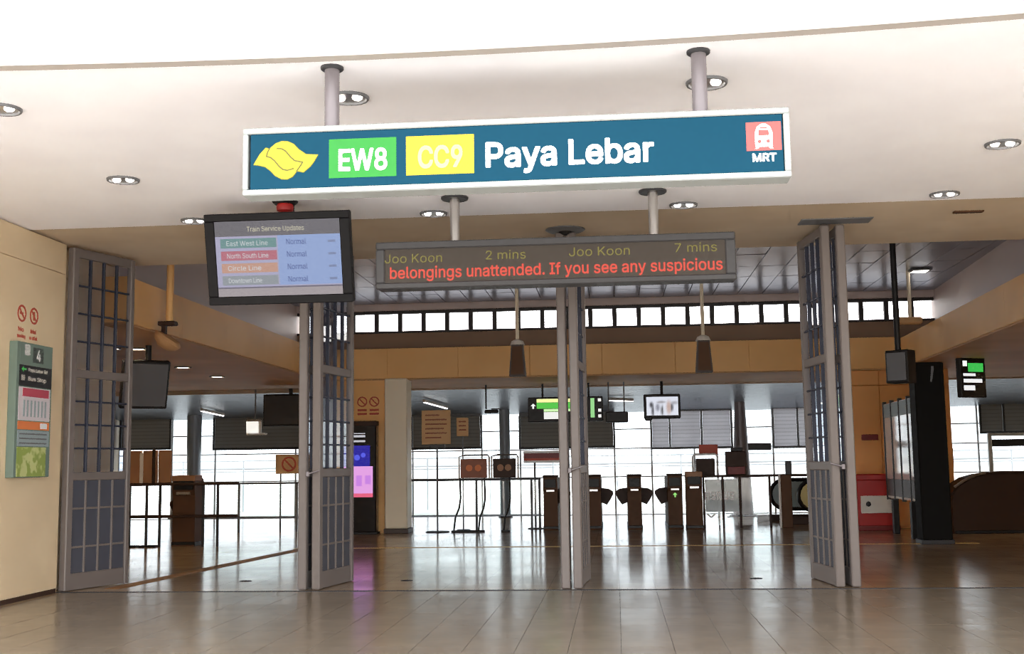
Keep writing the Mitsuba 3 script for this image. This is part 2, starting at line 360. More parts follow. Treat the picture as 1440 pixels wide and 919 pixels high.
# ------------------------------------------------------------------ the hanging station sign
sg = thing('station_sign', 'long dark teal hanging sign reading Paya Lebar in a white frame', 'sign')
SY = 7.45
part(sg, 'face', cbox(-2.40, 1.12, SY + .01, SY + .17, 3.245, 3.625, .004), 'sign_teal')
fr = [cbox(-2.45, 1.165, SY, SY + .19, 3.625, 3.665, .006), cbox(-2.45, 1.165, SY, SY + .19, 3.205, 3.245, .006), cbox(-2.45, -2.415, SY, SY + .19, 3.245, 3.625, .006), cbox(1.125, 1.165, SY, SY + .19, 3.245, 3.625, .006)]
part(sg, 'frame', cat_(fr), 'sign_frame', label='white aluminium frame')
for x in (-1.865, .605):
    p = part(sg, 'pole', cyl((x, SY + .1, 3.66), (x, SY + .1, CZ), .05, 24), 'steel_grey', 30)
    part(p, 'flange', lathe([(0, -.022), (.07, -.022), (.078, -.015), (.078, 0), (0, 0)], x, SY + .1, CZ, 28), 'dark_grey', 30)
def sgn(name, mesh, x, z, mat, label=None, parent=None): return part(parent or sg, name, front(mesh, x, SY + .011, z), mat, label=label)
def heavy(text, w, h, depth, k=.0022):
    m = fit(text, w - 2 * k, h, depth)
    top = np.isclose(m.triangles[:, :, 2], depth, atol=1e-6).all(1)
    shape = union_all([Polygon(t[:, :2]).buffer(1e-5) for t in m.triangles[top]]).buffer(k).simplify(.0004)
    m = ext(affinity.translate(shape, k, 0), depth); return m
def plate(w, h, d=.003): return box(0, w, 0, h, 0, d)
def zpoly(pts):      # logo points measured on a 322 x 195 grid -> metres of the sign
    return Polygon([(x * .00136, (195 - y) * .00136) for x, y in pts])
lg = [(0, 113), (30, 62), (60, 30), (78, 36), (110, 10), (140, 0), (170, 2), (200, 16), (226, 44), (262, 70), (322, 75), (300, 112), (284, 132), (250, 160), (218, 152), (196, 180), (170, 192), (140, 190), (108, 172), (84, 146), (58, 126), (28, 118)]
sgn('wave_emblem', ext(zpoly(lg).buffer(.004), .002), -2.375, 3.305, 'sign_olive')
from shapely.geometry import LineString
def zline(pts): return LineString([(x * .00136, (195 - y) * .00136) for x, y in pts]).buffer(.0042, cap_style=1)
cut = zline([(64, 74), (84, 80), (104, 96), (126, 124), (146, 142), (170, 148), (200, 140)]).union(zline([(118, 36), (140, 38), (160, 50), (184, 80), (206, 100), (246, 110)])).union(zline([(246, 110), (232, 132), (216, 154)])).union(zline([(64, 74), (70, 52), (80, 34)]))
for q in getattr(zpoly(lg).difference(cut), 'geoms', [zpoly(lg).difference(cut)]):
    sgn('emblem_band', ext(q, .005), -2.375, 3.305, 'sign_yellow', label='yellow wave shaped band')
g1 = sgn('green_plate', plate(.455, .265), -1.862, 3.305, 'sign_green', 'green plate reading EW8')
sgn('lettering', heavy('EW8', .33, .14, .003), -1.797, 3.355, 'white', parent=g1).__str__()
g2 = sgn('yellow_plate', plate(.455, .265), -1.342, 3.305, 'sign_yellow', 'yellow plate reading CC9')
sgn('lettering', heavy('CC9', .30, .14, .003), -1.262, 3.355, 'sign_cream', parent=g2)
for k in (g1 + '__lettering', g2 + '__lettering'): scene[k]['to_world'] = T().translate([0, -.003, 0])
sgn('lettering', heavy('Paya Lebar', 1.105, .158, .004, .003), -.812, 3.345, 'white', 'white words Paya Lebar')
g3 = sgn('red_plate', plate(.225, .19), .885, 3.385, 'sign_salmon', 'red square with a white train front')
body = Polygon([(.062, .03), (.062, .12), (.075, .155), (.1, .172), (.125, .172), (.15, .155), (.163, .12), (.163, .03)]).buffer(.006)
trn = body.difference(Polygon([(.078, .1), (.147, .1), (.143, .135), (.082, .135)])).difference(Point(.085, .06).buffer(.011)).difference(Point(.14, .06).buffer(.011)).difference(Polygon([(.09, .145), (.135, .145), (.135, .155), (.09, .155)]))
feet = Polygon([(.07, .03), (.09, .03), (.075, .012), (.052, .012)]).union(Polygon([(.135, .03), (.155, .03), (.173, .012), (.15, .012)]))
sgn('train_symbol', ext(trn.union(feet), .006), .885, 3.385, 'white', parent=g3)
sgn('lettering', heavy('MRT', .155, .05, .004, .002), .92, 3.315, 'white', 'white letters MRT')

# ------------------------------------------------------------------ the LED display
ld = thing('led_display', 'long grey hanging LED display with amber and red lines of text', 'display')
LY = 11.4
part(ld, 'case', cat_([cbox(-2.36, 1.21, LY + .02, LY + .24, 3.16, 3.625, .015), cbox(-2.36, 1.21, LY - .02, LY + .03, 3.555, 3.63, .01), cbox(-2.36, 1.21, LY - .02, LY + .03, 3.155, 3.215, .01), cbox(-2.36, -2.27, LY - .02, LY + .03, 3.215, 3.555, .01), cbox(1.11, 1.21, LY - .02, LY + .03, 3.215, 3.555, .01)]), 'led_case')
part(ld, 'screen', box(-2.27, 1.11, LY, LY + .02, 3.215, 3.555), 'led_face')
AM = (150, 138, 52)
for s, x0, x1 in (('Joo Koon', -2.27, -1.69), ('2 mins', -1.25, -.85), ('Joo Koon', -.42, .18), ('7 mins', .62, 1.03)):
    for word, m in words(s, x1 - x0, .088, False):
        part(ld, 'amber_text', front(m, x0, LY, 3.418 + .009 * (x0 + 2.27)), 'black_matt', label=f'amber LED text {word}', emitter=glow(AM, .75))
for word, m in words('belongings unattended. If you see any suspicious', 3.3, .112, True):
    part(ld, 'red_text', front(m, -2.22, LY, 3.262), 'black_matt', label=f'red LED text {word}', emitter=glow((255, 84, 62), .8))
for x in (-1.575, .425):
    p = part(ld, 'pole', cyl((x, LY + .13, 3.6), (x, LY + .13, CZ), .05, 24), 'chrome', 30)
    part(p, 'flange', lathe([(0, -.025), (.13, -.025), (.14, -.015), (.14, 0), (0, 0)], x, LY + .13, CZ - .002, 28), 'dark_grey', 30)

# ------------------------------------------------------------------ the service status monitor
def placed(ms, o, rx, rz):
    """meshes of a local front view (x right, z up, front at y=0) tilted and turned"""
    M = trimesh.transformations.translation_matrix(o) @ trimesh.transformations.rotation_matrix(math.radians(rz), (0, 0, 1)) @ trimesh.transformations.rotation_matrix(math.radians(rx), (1, 0, 0))
    out = []
    for m in ms:
        m = m.copy(); m.apply_transform(M); out.append(m)
    return out
tv = thing('monitor', 'large black framed hanging screen with blue train service table, left of the LED display', 'monitor')
TVO, TRX = (-3.305, 11.2, 3.465), 14
def tvp(name, m, mat, parent=None, label=None, **k): return part(parent or tv, name, placed([m], TVO, TRX, 0)[0], mat, label=label, **k)
W2, H2 = .735, .455
tvp('case', cat_([cbox(-W2, W2, .012, .11, -H2, H2, .012), cbox(-W2, W2, -.004, .03, H2 - .075, H2, .008), cbox(-W2, W2, -.004, .03, -H2, -H2 + .085, .008), cbox(-W2, -W2 + .1, -.004, .03, -H2 + .085, H2 - .075, .008), cbox(W2 - .1, W2, -.004, .03, -H2 + .085, H2 - .075, .008), cbox(-.3, .3, .1, .17, -.22, .22, .02)]), 'screen_frame')
quads, cols = [], []
def q_(x0, x1, z0, z1, c, y=.009): quads.append(sheet(x0, x1, y, z0, z1)); cols.append(c)
sx0, sx1, sz0, sz1 = -.635, .635, -.37, .38
sw, sh = sx1 - sx0, sz1 - sz0
def X(u): return sx0 + u * sw
def Z(v): return sz1 - v * sh
q_(X(0), X(1), Z(1), Z(0), (182, 180, 216))
q_(X(0), X(1), Z(.2), Z(0), (88, 86, 100), .0085)
q_(X(.5), X(1), Z(.86), Z(.2), (150, 180, 238), .0085)
q_(X(0), X(1), Z(1), Z(.89), (176, 166, 172), .0085)
q_(X(0), X(1), Z(.895), Z(.875), (104, 98, 124), .008)
rows = (((92, 150, 152), 'East West Line'), ((196, 96, 122), 'North South Line'), ((214, 160, 138), 'Circle Line'), ((150, 160, 170), 'Downtown Line'))
for i, (c, s) in enumerate(rows):
    q_(X(.04), X(.49), Z(.23 + .165 * i + .125), Z(.23 + .165 * i), c, .008)
    q_(X(.9), X(.96), Z(.23 + .165 * i + .08), Z(.23 + .165 * i + .05), (120, 140, 190), .008)
sm = trimesh.Trimesh(np.vstack([m.vertices for m in quads]), np.vstack([m.faces + 4 * i for i, m in enumerate(quads)]), process=False)
vc = np.repeat(np.array([lin(c) * EMIT * .62 for c in cols]), 4, 0)
tvp('screen', sm, 'black_gloss', color=vc, emitter={'type': 'area', 'radiance': {'type': 'mesh_attribute', 'name': 'vertex_color'}, 'sampling_weight': .1})
def tvt(s, u, v, w, h, c, lab=None):
    tvp('screen_text', frame_on(fit(s, w, h, .001, False), (X(u), .007, Z(v)), FX, FZ), 'black_matt', emitter=glow(c, .75), label=lab or f'screen text {s}')
tvt('Train Service Updates', .26, .14, .58, .048, (226, 220, 190))
for i, (c, s) in enumerate(rows):
    tvt(s, .09, .23 + .165 * i + .095, .42 if i < 2 else .34, .048, (222, 226, 230), 'pale line name on a coloured bar')
    tvt('Normal', .57, .23 + .165 * i + .095, .2, .055, (62, 84, 150), 'dark word Normal')
mp = part(tv, 'mount_pole', cyl((-3.3, 11.62, 3.5), (-3.3, 11.62, CZ), .035, 16), 'black_matt', 30)
part(mp, 'mount_arm', cbox(-3.36, -3.24, 11.3, 11.64, 3.46, 3.54, .01), 'black_matt')
al = thing('fire_alarm', 'small red alarm sounder on a black base on the ceiling above the status monitor', 'alarm')
part(al, 'base', lathe([(0, -.035), (.105, -.035), (.13, -.012), (.13, 0), (0, 0)], -3.31, 11.44, CZ, 24), 'black_matt', 30)
part(al, 'sounder', lathe([(0, -.125), (.05, -.122), (.082, -.1), (.088, -.06), (.075, -.03), (0, -.03)], -3.31, 11.44, CZ, 24), 'red', 40)

# ------------------------------------------------------------------ downlights, ceiling bits
def ring_prof(r): return [(r * .86, -.002), (r * .9, -.02), (r, -.02), (r * 1.04, -.008), (r * 1.04, 0)]
WARM = lin((255, 244, 230)) * 14 * EMIT
dl_ring = {}
def downlight(x, y, r, lab, grp=None, ring='mid_grey'):
    t = thing('downlight', lab, 'ceiling light', grp)
    part(t, 'ring', lathe(ring_prof(r), x, y, CZ, 32), ring, 40)
    part(t, 'reflector', lathe([(0, -.004), (r * .88, -.004)], x, y, CZ, 32), 'chrome')
    for s in (-1, 1):
        part(t, 'bulb', lathe([(0, -.03), (.022, -.027), (.036, -.015), (.04, -.004)], x + s * .44 * r, y, CZ, 16), 'white', 60, emitter=lamp(WARM))
XS = ('behind the left pole of the station sign', 'behind the right pole of the station sign', 'at the left edge of the canopy ceiling, cut by the picture', 'on the white ceiling left of the station sign', 'just left of the top of the status monitor', 'left of the left pole of the LED display', 'right of the right pole of the LED display', 'rightmost of the white ceiling, right of the station sign', 'at the right, above the beige ceiling strip')
for (x, y), s in zip(((-1.9, 8.2), (.71, 8.2), (-4.53, 8.12), (-4.54, 10.33), (-4.54, 12.2), (-1.9, 12.23), (.77, 12.22), (3.4, 10.2), (3.43, 12.12)), XS):
    downlight(x, y, .145, f'round twin bulb downlight {s}')
sp = thing('ceiling_sensor', 'dark flat ceiling fitting just above the middle of the LED display', 'ceiling fitting')
part(sp, 'plate', lathe([(0, -.03), (.2, -.025), (.23, -.008), (.23, 0), (0, 0)], -.53, 13.35, CZ, 24), 'mid_grey', 30)
part(sp, 'dome', lathe([(0, -.075), (.05, -.065), (.075, -.03), (0, -.03)], -.53, 13.35, CZ, 20), 'black_matt', 40)
vt = thing('ceiling_slot', 'thin dark slot on the beige ceiling strip at the right', 'vent')
part(vt, 'frame', cbox(3.78, 4.1, 13.02, 13.1, CZ - .012, CZ + .006, .003), 'brown_gate')
part(vt, 'slot', cbox(3.8, 4.08, 13.035, 13.085, CZ - .016, CZ - .008, .001), 'brown_dark')

# ------------------------------------------------------------------ folding gates
LW, LT, LH = 1.06, .07, 4.06
def rot2(a): return (math.cos(a), math.sin(a))
def leaf_parts():
    """one leaf: local x along the leaf from the front stile, y across, z up"""
    d = {}
    d['front_stile'] = [(cbox(0, .1, -.05, .05, .004, LH, .012), 'gate_paint')]
    d['rear_stile'] = [(cbox(LW - .07, LW, -.04, .04, .004, LH, .01), 'gate_paint')]
    d['rail'] = [(cbox(.1, LW - .07, -.03, .03, a, b, .008), 'gate_paint') for a, b in ((.006, .2), (1.28, 1.38), (2.5, 2.6), (3.95, LH))]
    w = LW - .17; cw = w / 4
    d['upright_bar'] = [(cbox(.1 + cw * i - .011, .1 + cw * i + .011, -.022, .022, a, b, .003), 'gate_bar') for i in (1, 2, 3) for a, b in ((1.38, 2.5), (2.6, 3.95))]
    d['cross_bar'] = [(cbox(.1, LW - .07, -.014, .014, z - .011, z + .011, .003), 'gate_bar') for z in [1.38 + .28 * i for i in (1, 2, 3)] + [2.6 + .3375 * i for i in (1, 2, 3)]]
    d['panel'] = [(cbox(.1, LW - .07, -.012, .012, .2, 1.28, .002), 'gate_panel')]
    d['rib'] = [(cbox(.1 + cw * i - .014, .1 + cw * i + .014, -.028, .028, .2, 1.28, .004), 'gate_paint') for i in (1, 2, 3)] + [(cbox(.1, LW - .07, -.02, .02, z - .012, z + .012, .003), 'gate_paint') for z in (.5, .95)]
    d['pane'] = []
    for z0, h, n in ((1.38, .28, 4), (2.6, .3375, 4)):
        for k in range(n):
            for i in range(4):
                d['pane'].append((sheet(.1 + cw * i + .011, .1 + cw * (i + 1) - .011, 0, z0 + h * k + .011, z0 + h * (k + 1) - .011), 'gate_glass'))
    return {n: [mikit.ply(m, b) for m, b in v] for n, v in d.items()}
LEAF = leaf_parts()
def gate(lab, leaves, lock):
    t = thing('folding_gate', lab, 'folding gate', 'tall grey folding gates across the station entrance')
    for (x, y, ang) in leaves:
        lf = num(f'{t}__leaf')
        M = T().translate([x, y, 0]).rotate([0, 0, 1], ang)
        for n, ds in LEAF.items():
            for dct in ds: part(lf, n, moved(dct, M))
    if lock:
        x, y, s = lock
        part(t, 'latch', cat_([cbox(x - .02, x + .02, y - .03, y + .01, 1.29, 1.35, .006), cyl((x, y - .02, 1.32), (x + s * .14, y - .02, 1.36), .01, 10)]), 'steel_grey', label='steel latch bar')
    return t
gate('grey folding gate leaf standing against the beige left wall', [(-6.46, 13.28, 71)], None)
gate('folded grey gate with two posts just below the status monitor', [(-3.63, 13.34, 86), (-3.47, 13.34, 80.5)], (-3.55, 13.3, 1))
gate('folded grey gate standing edge-on under the middle of the LED display', [(-.6, 13.32, 91), (-.465, 13.32, 85.5)], (-.53, 13.27, 1))
gate('folded grey gate at the right in front of the orange wall', [(2.43, 13.35, 96.5), (2.6, 13.35, 93)], (2.5, 13.3, -1))
for x in (-6.3, -3.42, -.5, 2.45):
    pass
tg = thing('gate_track_plate', 'thin flat plate on the ceiling where the right folding gate meets it', 'plate')
put(tg, cbox(2.15, 2.95, 13.2, 13.5, CZ - .008, CZ + .006, .003), 'mid_grey')
for x, y, s in ((-4.64, 14.45, 'left of the second folding gate'), (-2.6, 14.4, 'between the second folding gate and the middle gate'), (1.63, 14.42, 'left of the right folding gate')):
    k = thing('bolt_socket', f'round dark bolt socket in the floor {s}', 'floor socket')
    put(k, lathe([(0, .006), (.05, .006), (.075, .003), (.075, 0), (0, 0)], x, y, 0, 20), 'black_matt', 30)

# ------------------------------------------------------------------ on the left wall
UY, UZ = (0, 1, 0), (0, 0, 1)
def onwall(mesh, y, z, off=0): return frame_on(mesh, (-6.5 + off, y, z), UY, UZ)
sd = thing('information_sign', 'tall narrow wall sign with exit number 4 and map on the beige wall', 'sign')
part(sd, 'board', cbox(-6.5, -6.41, 12.0, 12.8, 1.33, 2.8, .006), 'grey_green')
o = .09
def wp(name, y0, y1, z0, z1, mat, parent=None, label=None, d=.004, off=0): return part(parent or sd, name, onwall(plate(y1 - y0, z1 - z0, d), y0, z0, o + off), mat, label=label)
wp('header', 12.06, 12.78, 2.56, 2.79, 'grey_green')
wp('number_plate', 12.34, 12.58, 2.59, 2.76, 'black_matt', label='black square with the number 4')
part(sd, 'lettering', onwall(fit('4', .09, .12, .003), 12.42, 2.615, o + .005), 'white')
wp('white_mark', 12.16, 12.28, 2.66, 2.78, 'white')
k = wp('direction_band', 12.06, 12.78, 2.32, 2.55, 'black_matt', label='black band with green arrow and white text')
part(sd, 'arrow', onwall(ext(Polygon([(0, .03), (.04, .06), (.04, .04), (.1, .04), (.1, .02), (.04, .02), (.04, 0)]), .003), 12.1, 2.475, o + .005), 'mark_green')
part(sd, 'lettering', onwall(fit('Paya Lebar Rd', .42, .038, .003, False), 12.25, 2.485, o + .005), 'offwhite')
part(sd, 'lettering', onwall(fit('Bus Stop', .4, .045, .003, False), 12.25, 2.385, o + .005), 'offwhite')
wp('small_plate', 12.1, 12.18, 2.38, 2.44, 'offwhite')
k = wp('poster', 12.06, 12.76, 1.95, 2.31, 'lilac_white', label='pale poster with a crimson heading')
wp('heading', 12.14, 12.72, 2.21, 2.3, 'pink_red', k, off=.005)
for i in range(7): wp('text_line', 12.16 + .08 * i, 12.19 + .08 * i, 1.99, 2.17, 'grey_blue', k, off=.005)
k = wp('notice', 12.06, 12.76, 1.85, 1.94, 'orange', label='orange strip with a white end')
wp('white_end', 12.55, 12.7, 1.865, 1.925, 'white', k, off=.005)
k = wp('timetable', 12.06, 12.76, 1.67, 1.84, 'grey_blue', label='grey blue strip of lines')
for i in range(3): wp('text_line', 12.1, 12.7, 1.695 + .05 * i, 1.71 + .05 * i, 'mid_grey', k, off=.005)
scene['map_print'] = {'type': 'twosided', 'b': {'type': 'diffuse', 'reflectance': N.proc(lambda p, n, uv: N.mix(lin((158, 178, 98)).tolist(), lin((206, 214, 150)).tolist(), N.smoothstep(.42, .58, N.fbm(p.y * 9, p.z * 9, 0.0, 3))))}}
wp('street_map', 12.06, 12.7, 1.34, 1.66, 'map_print', label='green street map')
ring2 = Point(0, 0).buffer(.095, 24).difference(Point(0, 0).buffer(.072, 24))
bar2 = affinity.rotate(Polygon([(-.08, -.011), (.08, -.011), (.08, .011), (-.08, .011)]), -45)
ps = thing('prohibition_stickers', 'pair of red prohibition circles with red captions on the beige wall', 'sticker')
for y, inner in ((12.24, [((-.045, -.012), (.03, -.012), (.03, .012), (-.045, .012))]), (12.51, [((-.02, -.05), (.02, -.05), (.015, .05), (-.015, .05))])):
    s = part(ps, 'symbol', onwall(ext(ring2.union(bar2).union(Polygon(inner[0])), .003), y, 3.13, .001), 'red_dull')
for y, (a, b) in ((12.24, ('No', 'smoking')), (12.51, ('No food', 'or drink'))):
    part(ps, 'caption', onwall(fit(a, .12, .045, .003), y - .07, 2.93, .001), 'red_dull')
    part(ps, 'caption', onwall(fit(b, .18, .04, .003), y - .09, 2.86, .001), 'red_dull')

# ------------------------------------------------------------------ hung inside the high hall
def pendant(x, y, lab):
    t = thing('pendant_speaker', lab, 'speaker', 'tapered speakers hanging in front of the amber beam')
    part(t, 'rod', cyl((x, y, 3.5), (x, y, VZ), .03, 12), 'column_beige', 30)
    part(t, 'cap', lathe([(0, 0), (.13, 0), (.1, .07), (.04, .1), (0, .1)], x, y, 3.44, 20), 'offwhite', 30)
    m = trimesh.convex.convex_hull(np.array([(x + sx * w, y + sy * w, z) for sx in (-1, 1) for sy in (-1, 1) for w, z in ((.14, 2.9), (.1, 3.44))]))
    part(t, 'cabinet', m, 'sill_dark')
    part(t, 'grille', trimesh.convex.convex_hull(np.array([(x + sx * w, y - w2, z) for sx in (-1, 1) for w, w2, z in ((.11, .148, 2.93), (.08, .108, 3.41), (.11, .138, 2.93), (.08, .1, 3.41))])), 'brown_gate')
pendant(-1.66, 20.0, 'tapered grey speaker on a rod, seen left of the middle folding gate')
pendant(1.52, 20.0, 'tapered grey speaker on a rod, seen right of the middle folding gate')
cm = thing('security_camera_cluster', 'brown domed camera cluster on an amber pole in front of the left amber beam', 'camera')
part(cm, 'pole', cyl((-6.1, 15.5, 3.4), (-6.1, 15.5, VZ), .05, 16), 'amber_panel', 30)
part(cm, 'bracket', cat_([cbox(-6.24, -6.0, 15.42, 15.56, 3.36, 3.42, .01), cbox(-6.2, -6.14, 15.45, 15.53, 3.1, 3.4, .01)]), 'brown_dark')
m = lathe([(0, -.13), (.09, -.12), (.17, -.07), (.2, 0), (.17, .04), (0, .05)], 0, 0, 0, 28); m.apply_transform(trimesh.transformations.rotation_matrix(math.radians(35), (0, 1, 0))); m.apply_translation((-6.1, 15.45, 3.16))
part(cm, 'dome', m, 'soffit_brown', 40)
cc = thing('security_camera', 'pale amber camera on a ceiling rod near the right end of the high windows', 'camera')
part(cc, 'rod', cyl((5.48, 22.0, 3.95), (5.48, 22.0, VZ), .035, 12), 'column_beige', 30)
part(cc, 'housing', rotbox(5.46, 22.0, 3.93, .46, .16, .13, 8, 0, .03), 'tan_board')
part(cc, 'lens', cyl((5.24, 21.97, 3.93), (5.2, 21.96, 3.925), .05, 14), 'black_matt', 30)
ll = thing('ceiling_lamp', 'small bright lamp in the dark metal ceiling at the right', 'ceiling light')
part(ll, 'rim', cbox(5.48, 5.86, 21.72, 22.1, VZ - .03, VZ - .005, .006), 'mid_grey')
part(ll, 'diffuser', cbox(5.53, 5.81, 21.77, 22.05, VZ - .036, VZ - .028, .003), 'white', emitter=lamp(lin((255, 250, 240)) * 4 * EMIT))
def box_monitor(name, lab, o, rz, w, h, d, rod_top, rod_x=0, rx=0, side='dark_grey', rod_bottom=None):
    t = thing(name, lab, 'monitor')
    a, b, c = placed([cbox(-w / 2, w / 2, 0, d, -h / 2, h / 2, .015), cbox(-w / 2 + .03, w / 2 - .03, -.01, .002, -h / 2 + .04, h / 2 - .04, .004), cbox(-w * .3, w * .3, d, d + .05, -h * .3, h * .3, .015)], o, rx, rz)
    part(t, 'case', a, 'black_matt'); part(t, 'front_panel', b, side); part(t, 'rear_cover', c, 'black_matt')
    x, y = o[0] + rod_x, o[1] + .1
    part(t, 'rod', cyl((x, y, o[2] + h * .42), (x, y, rod_top), .045, 14), 'black_matt', 30)
    return t
box_monitor('hanging_monitor', 'dark hanging monitor tilted down, right of the left folding gate leaf', (-7.05, 17.0, 2.66), 34, .7, .74, .1, BZ + .03, 0, 18, 'mid_grey')
t = box_monitor('hanging_monitor', 'black hanging monitor on a long rod in front of the orange wall at the right', (4.24, 18.0, 2.78), -40, .36, .5, .28, VZ, .06, 0, 'mid_grey')
box_monitor('hanging_monitor', 'black hanging monitor seen left of the second folding gate', (-7.62, 26.5, 2.72), 0, 1.05, .74, .12, BZ - .02, .1)
hl = thing('hanging_lamp', 'small pale box hanging left of the black monitor behind the second gate', 'lamp')
part(hl, 'rod', cyl((-8.36, 26.6, 2.5), (-8.36, 26.6, BZ - .02), .018, 10), 'mid_grey', 30)
part(hl, 'housing', rotbox(-8.36, 26.5, 2.33, .34, .2, .34, 12, 18, .02), 'offwhite')
part(hl, 'lit_face', rotbox(-8.36, 26.38, 2.33, .28, .02, .28, 12, 18, .008), 'white', emitter=glow((226, 226, 220), 1.0))
part(hl, 'visor', rotbox(-8.2, 26.33, 2.17, .4, .16, .03, 12, 8, .008), 'white')
# soffit lamps of the left aisle
def soffit_lamp(x, y, z, lab, grp, k):
    t = thing('soffit_lamp', lab, 'ceiling light', grp)
    part(t, 'rim', lathe([(.12, -.002), (.13, -.02), (.15, -.02), (.155, 0)], x, y, z, 20), 'dark_grey', 40)
    part(t, 'lens', lathe([(0, -.02), (.08, -.018), (.125, -.004)], x, y, z, 20), 'white', 60, emitter=lamp(lin((255, 222, 172)) * k * EMIT, .15))
for i, (x, y, s) in enumerate(((-7.55, 16.5, 'leftmost of the three above the tilted monitor'), (-7.75, 17.35, 'middle of the three above the tilted monitor'), (-7.4, 17.5, 'right of the three above the tilted monitor'), (-7.95, 20.9, 'nearer one right of the tilted monitor'), (-8.1, 23.2, 'farther one right of the tilted monitor'))):
    soffit_lamp(x, y, 3.27, f'round lamp in the brown soffit, {s}', None, 60)
for x, y in ((8.2, 18.5), (8.2, 22.5), (-10.5, 19), (-10.5, 23.5), (9.8, 20.5)):
    soffit_lamp(x, y, BZ - .03 if x > 0 else 3.27, 'round lamp recessed in the brown soffit', 'round lamps in the brown soffit', 90)
def strip_lamp(p0, p1, lab):
    t = thing('strip_lamp', lab, 'ceiling light')
    p0, p1 = np.array(p0), np.array(p1); d = (p1 - p0); d2 = np.array([0, 0, .03])
    part(t, 'batten', tube([p0 + d2, p0 + d * .5 + d2, p1 + d2], .045, 6), 'offwhite')
    part(t, 'tube', tube([p0, p0 + d * .5, p1], .028, 8), 'white', 40, emitter=lamp(lin((255, 252, 246)) * 5 * EMIT))
def sz(y): return 3.15 - .092 * (y - 27.5)
strip_lamp((-4.75, 28.8, sz(28.8) - .06), (-4.35, 30.0, sz(30.0) - .06), 'slim tube lamp on the metal ceiling above the tan notice board')
strip_lamp((-.15, 29.1, sz(29.1) - .06), (.45, 29.3, sz(29.3) - .06), 'slim tube lamp on the metal ceiling right of the green display')
strip_lamp((-10.75, 29.6, sz(29.6) - .06), (-10.5, 30.6, sz(30.6) - .06), 'slim tube lamp on the metal ceiling left of the black monitor')

# ------------------------------------------------------------------ overhead displays at the fare gates
gd = thing('overhead_display', 'black hanging display with green and yellow panels above the fare gates', 'display')
GDY = 26.5
part(gd, 'case', cbox(-1.98, -.28, GDY, GDY + .18, 2.34, 2.9, .015), 'black_matt')
for x in (-1.65, -.6): part(gd, 'rod', cyl((x, GDY + .09, 2.88), (x, GDY + .09, BZ - .02), .022, 10), 'black_matt', 30)
def gdp(name, x0, x1, z0, z1, c, lab=None): part(gd, name, box(x0, x1, GDY - .006, GDY, z0, z1), 'black_matt', label=lab, emitter=glow(c, 1.0))
gdp('lit_panel', -1.78, -1.0, 2.78, 2.86, (248, 250, 168), 'pale yellow lit strip')
gdp('lit_panel', -1.78, -1.0, 2.64, 2.775, (84, 196, 72), 'green lit panel')
gdp('lit_panel', -1.62, -1.0, 2.57, 2.63, (206, 246, 178), 'pale green lit strip')
gdp('lit_panel', -1.62, -1.1, 2.4, 2.56, (240, 240, 236), 'white lit panel')
gdp('lit_panel', -.56, -.47, 2.42, 2.86, (150, 214, 140), 'green lit column')
for z in (2.78, 2.55, 2.42): gdp('lit_mark', -.39, -.32, z, z + .07, (246, 244, 240))
part(gd, 'arrow', front(ext(Polygon([(0, .06), (.06, .12), (.12, .06), (.08, .06), (.08, 0), (.04, 0), (.04, .06)]), .006), -1.92, GDY, 2.64), 'black_matt', emitter=glow((245, 250, 245), 1.0))
db = thing('speaker_box', 'small black box on two thin rods right of the green display', 'speaker')
part(db, 'box', cbox(-.22, .28, 26.4, 26.65, 2.3, 2.54, .02), 'black_matt')
for x in (-.15, .2): part(db, 'rod', cyl((x, 26.5, 2.5), (x, 26.5, BZ - .02), .015, 8), 'mid_grey', 30)
ct = thing('camera_screen', 'small black framed screen with a bright camera picture, hanging above the fare gates', 'monitor')
part(ct, 'case', cat_([cbox(.64, 1.46, GDY, GDY + .1, 2.37, 2.92, .02), cbox(.66, .82, GDY - .02, GDY + .05, 2.33, 2.42, .02)]), 'black_matt')
part(ct, 'rod', cyl((1.05, GDY + .06, 2.9), (1.05, GDY + .06, BZ - .02), .03, 12), 'black_matt', 30)
gx, gz = np.meshgrid(np.linspace(.7, 1.41, 25), np.linspace(2.44, 2.86, 15))
pv = np.stack([gx.ravel(), np.full(gx.size, GDY - .003), gz.ravel()], 1)
fc = [(r * 25 + c, r * 25 + c + 1, (r + 1) * 25 + c + 1) for r in range(14) for c in range(24)] + [(r * 25 + c, (r + 1) * 25 + c + 1, (r + 1) * 25 + c) for r in range(14) for c in range(24)]
base = np.tile(lin((214, 218, 230)), (len(pv), 1))
for (cx, cz, rx_, rz_, c) in ((.81, 2.68, .045, .07, (22, 24, 40)), (.84, 2.54, .03, .14, (24, 26, 44)), (.95, 2.62, .05, .09, (130, 132, 146)), (1.03, 2.74, .1, .03, (140, 136, 140)), (1.05, 2.55, .03, .12, (30, 28, 34)), (1.2, 2.62, .06, .16, (186, 160, 150)), (1.27, 2.62, .03, .1, (44, 44, 56)), (1.33, 2.72, .08, .04, (160, 160, 168))):
    w = np.exp(-(((pv[:, 0] - cx) / rx_) ** 2 + ((pv[:, 2] - cz) / rz_) ** 2) ** 2)[:, None]
    base = base * (1 - w) + lin(c) * w
part(ct, 'screen', trimesh.Trimesh(pv, fc, process=False), 'black_gloss', color=base * EMIT, emitter={'type': 'area', 'radiance': {'type': 'mesh_attribute', 'name': 'vertex_color'}, 'sampling_weight': .05})
hk = thing('ceiling_camera', 'small dark camera hanging above the bright window gap left of the green display', 'camera')
part(hk, 'rod', cyl((-2.95, 26.6, 2.66), (-2.95, 26.6, BZ - .02), .018, 8), 'black_matt', 30)
part(hk, 'body', rotbox(-2.82, 26.55, 2.6, .32, .09, .08, -10, 0, .02), 'black_matt')
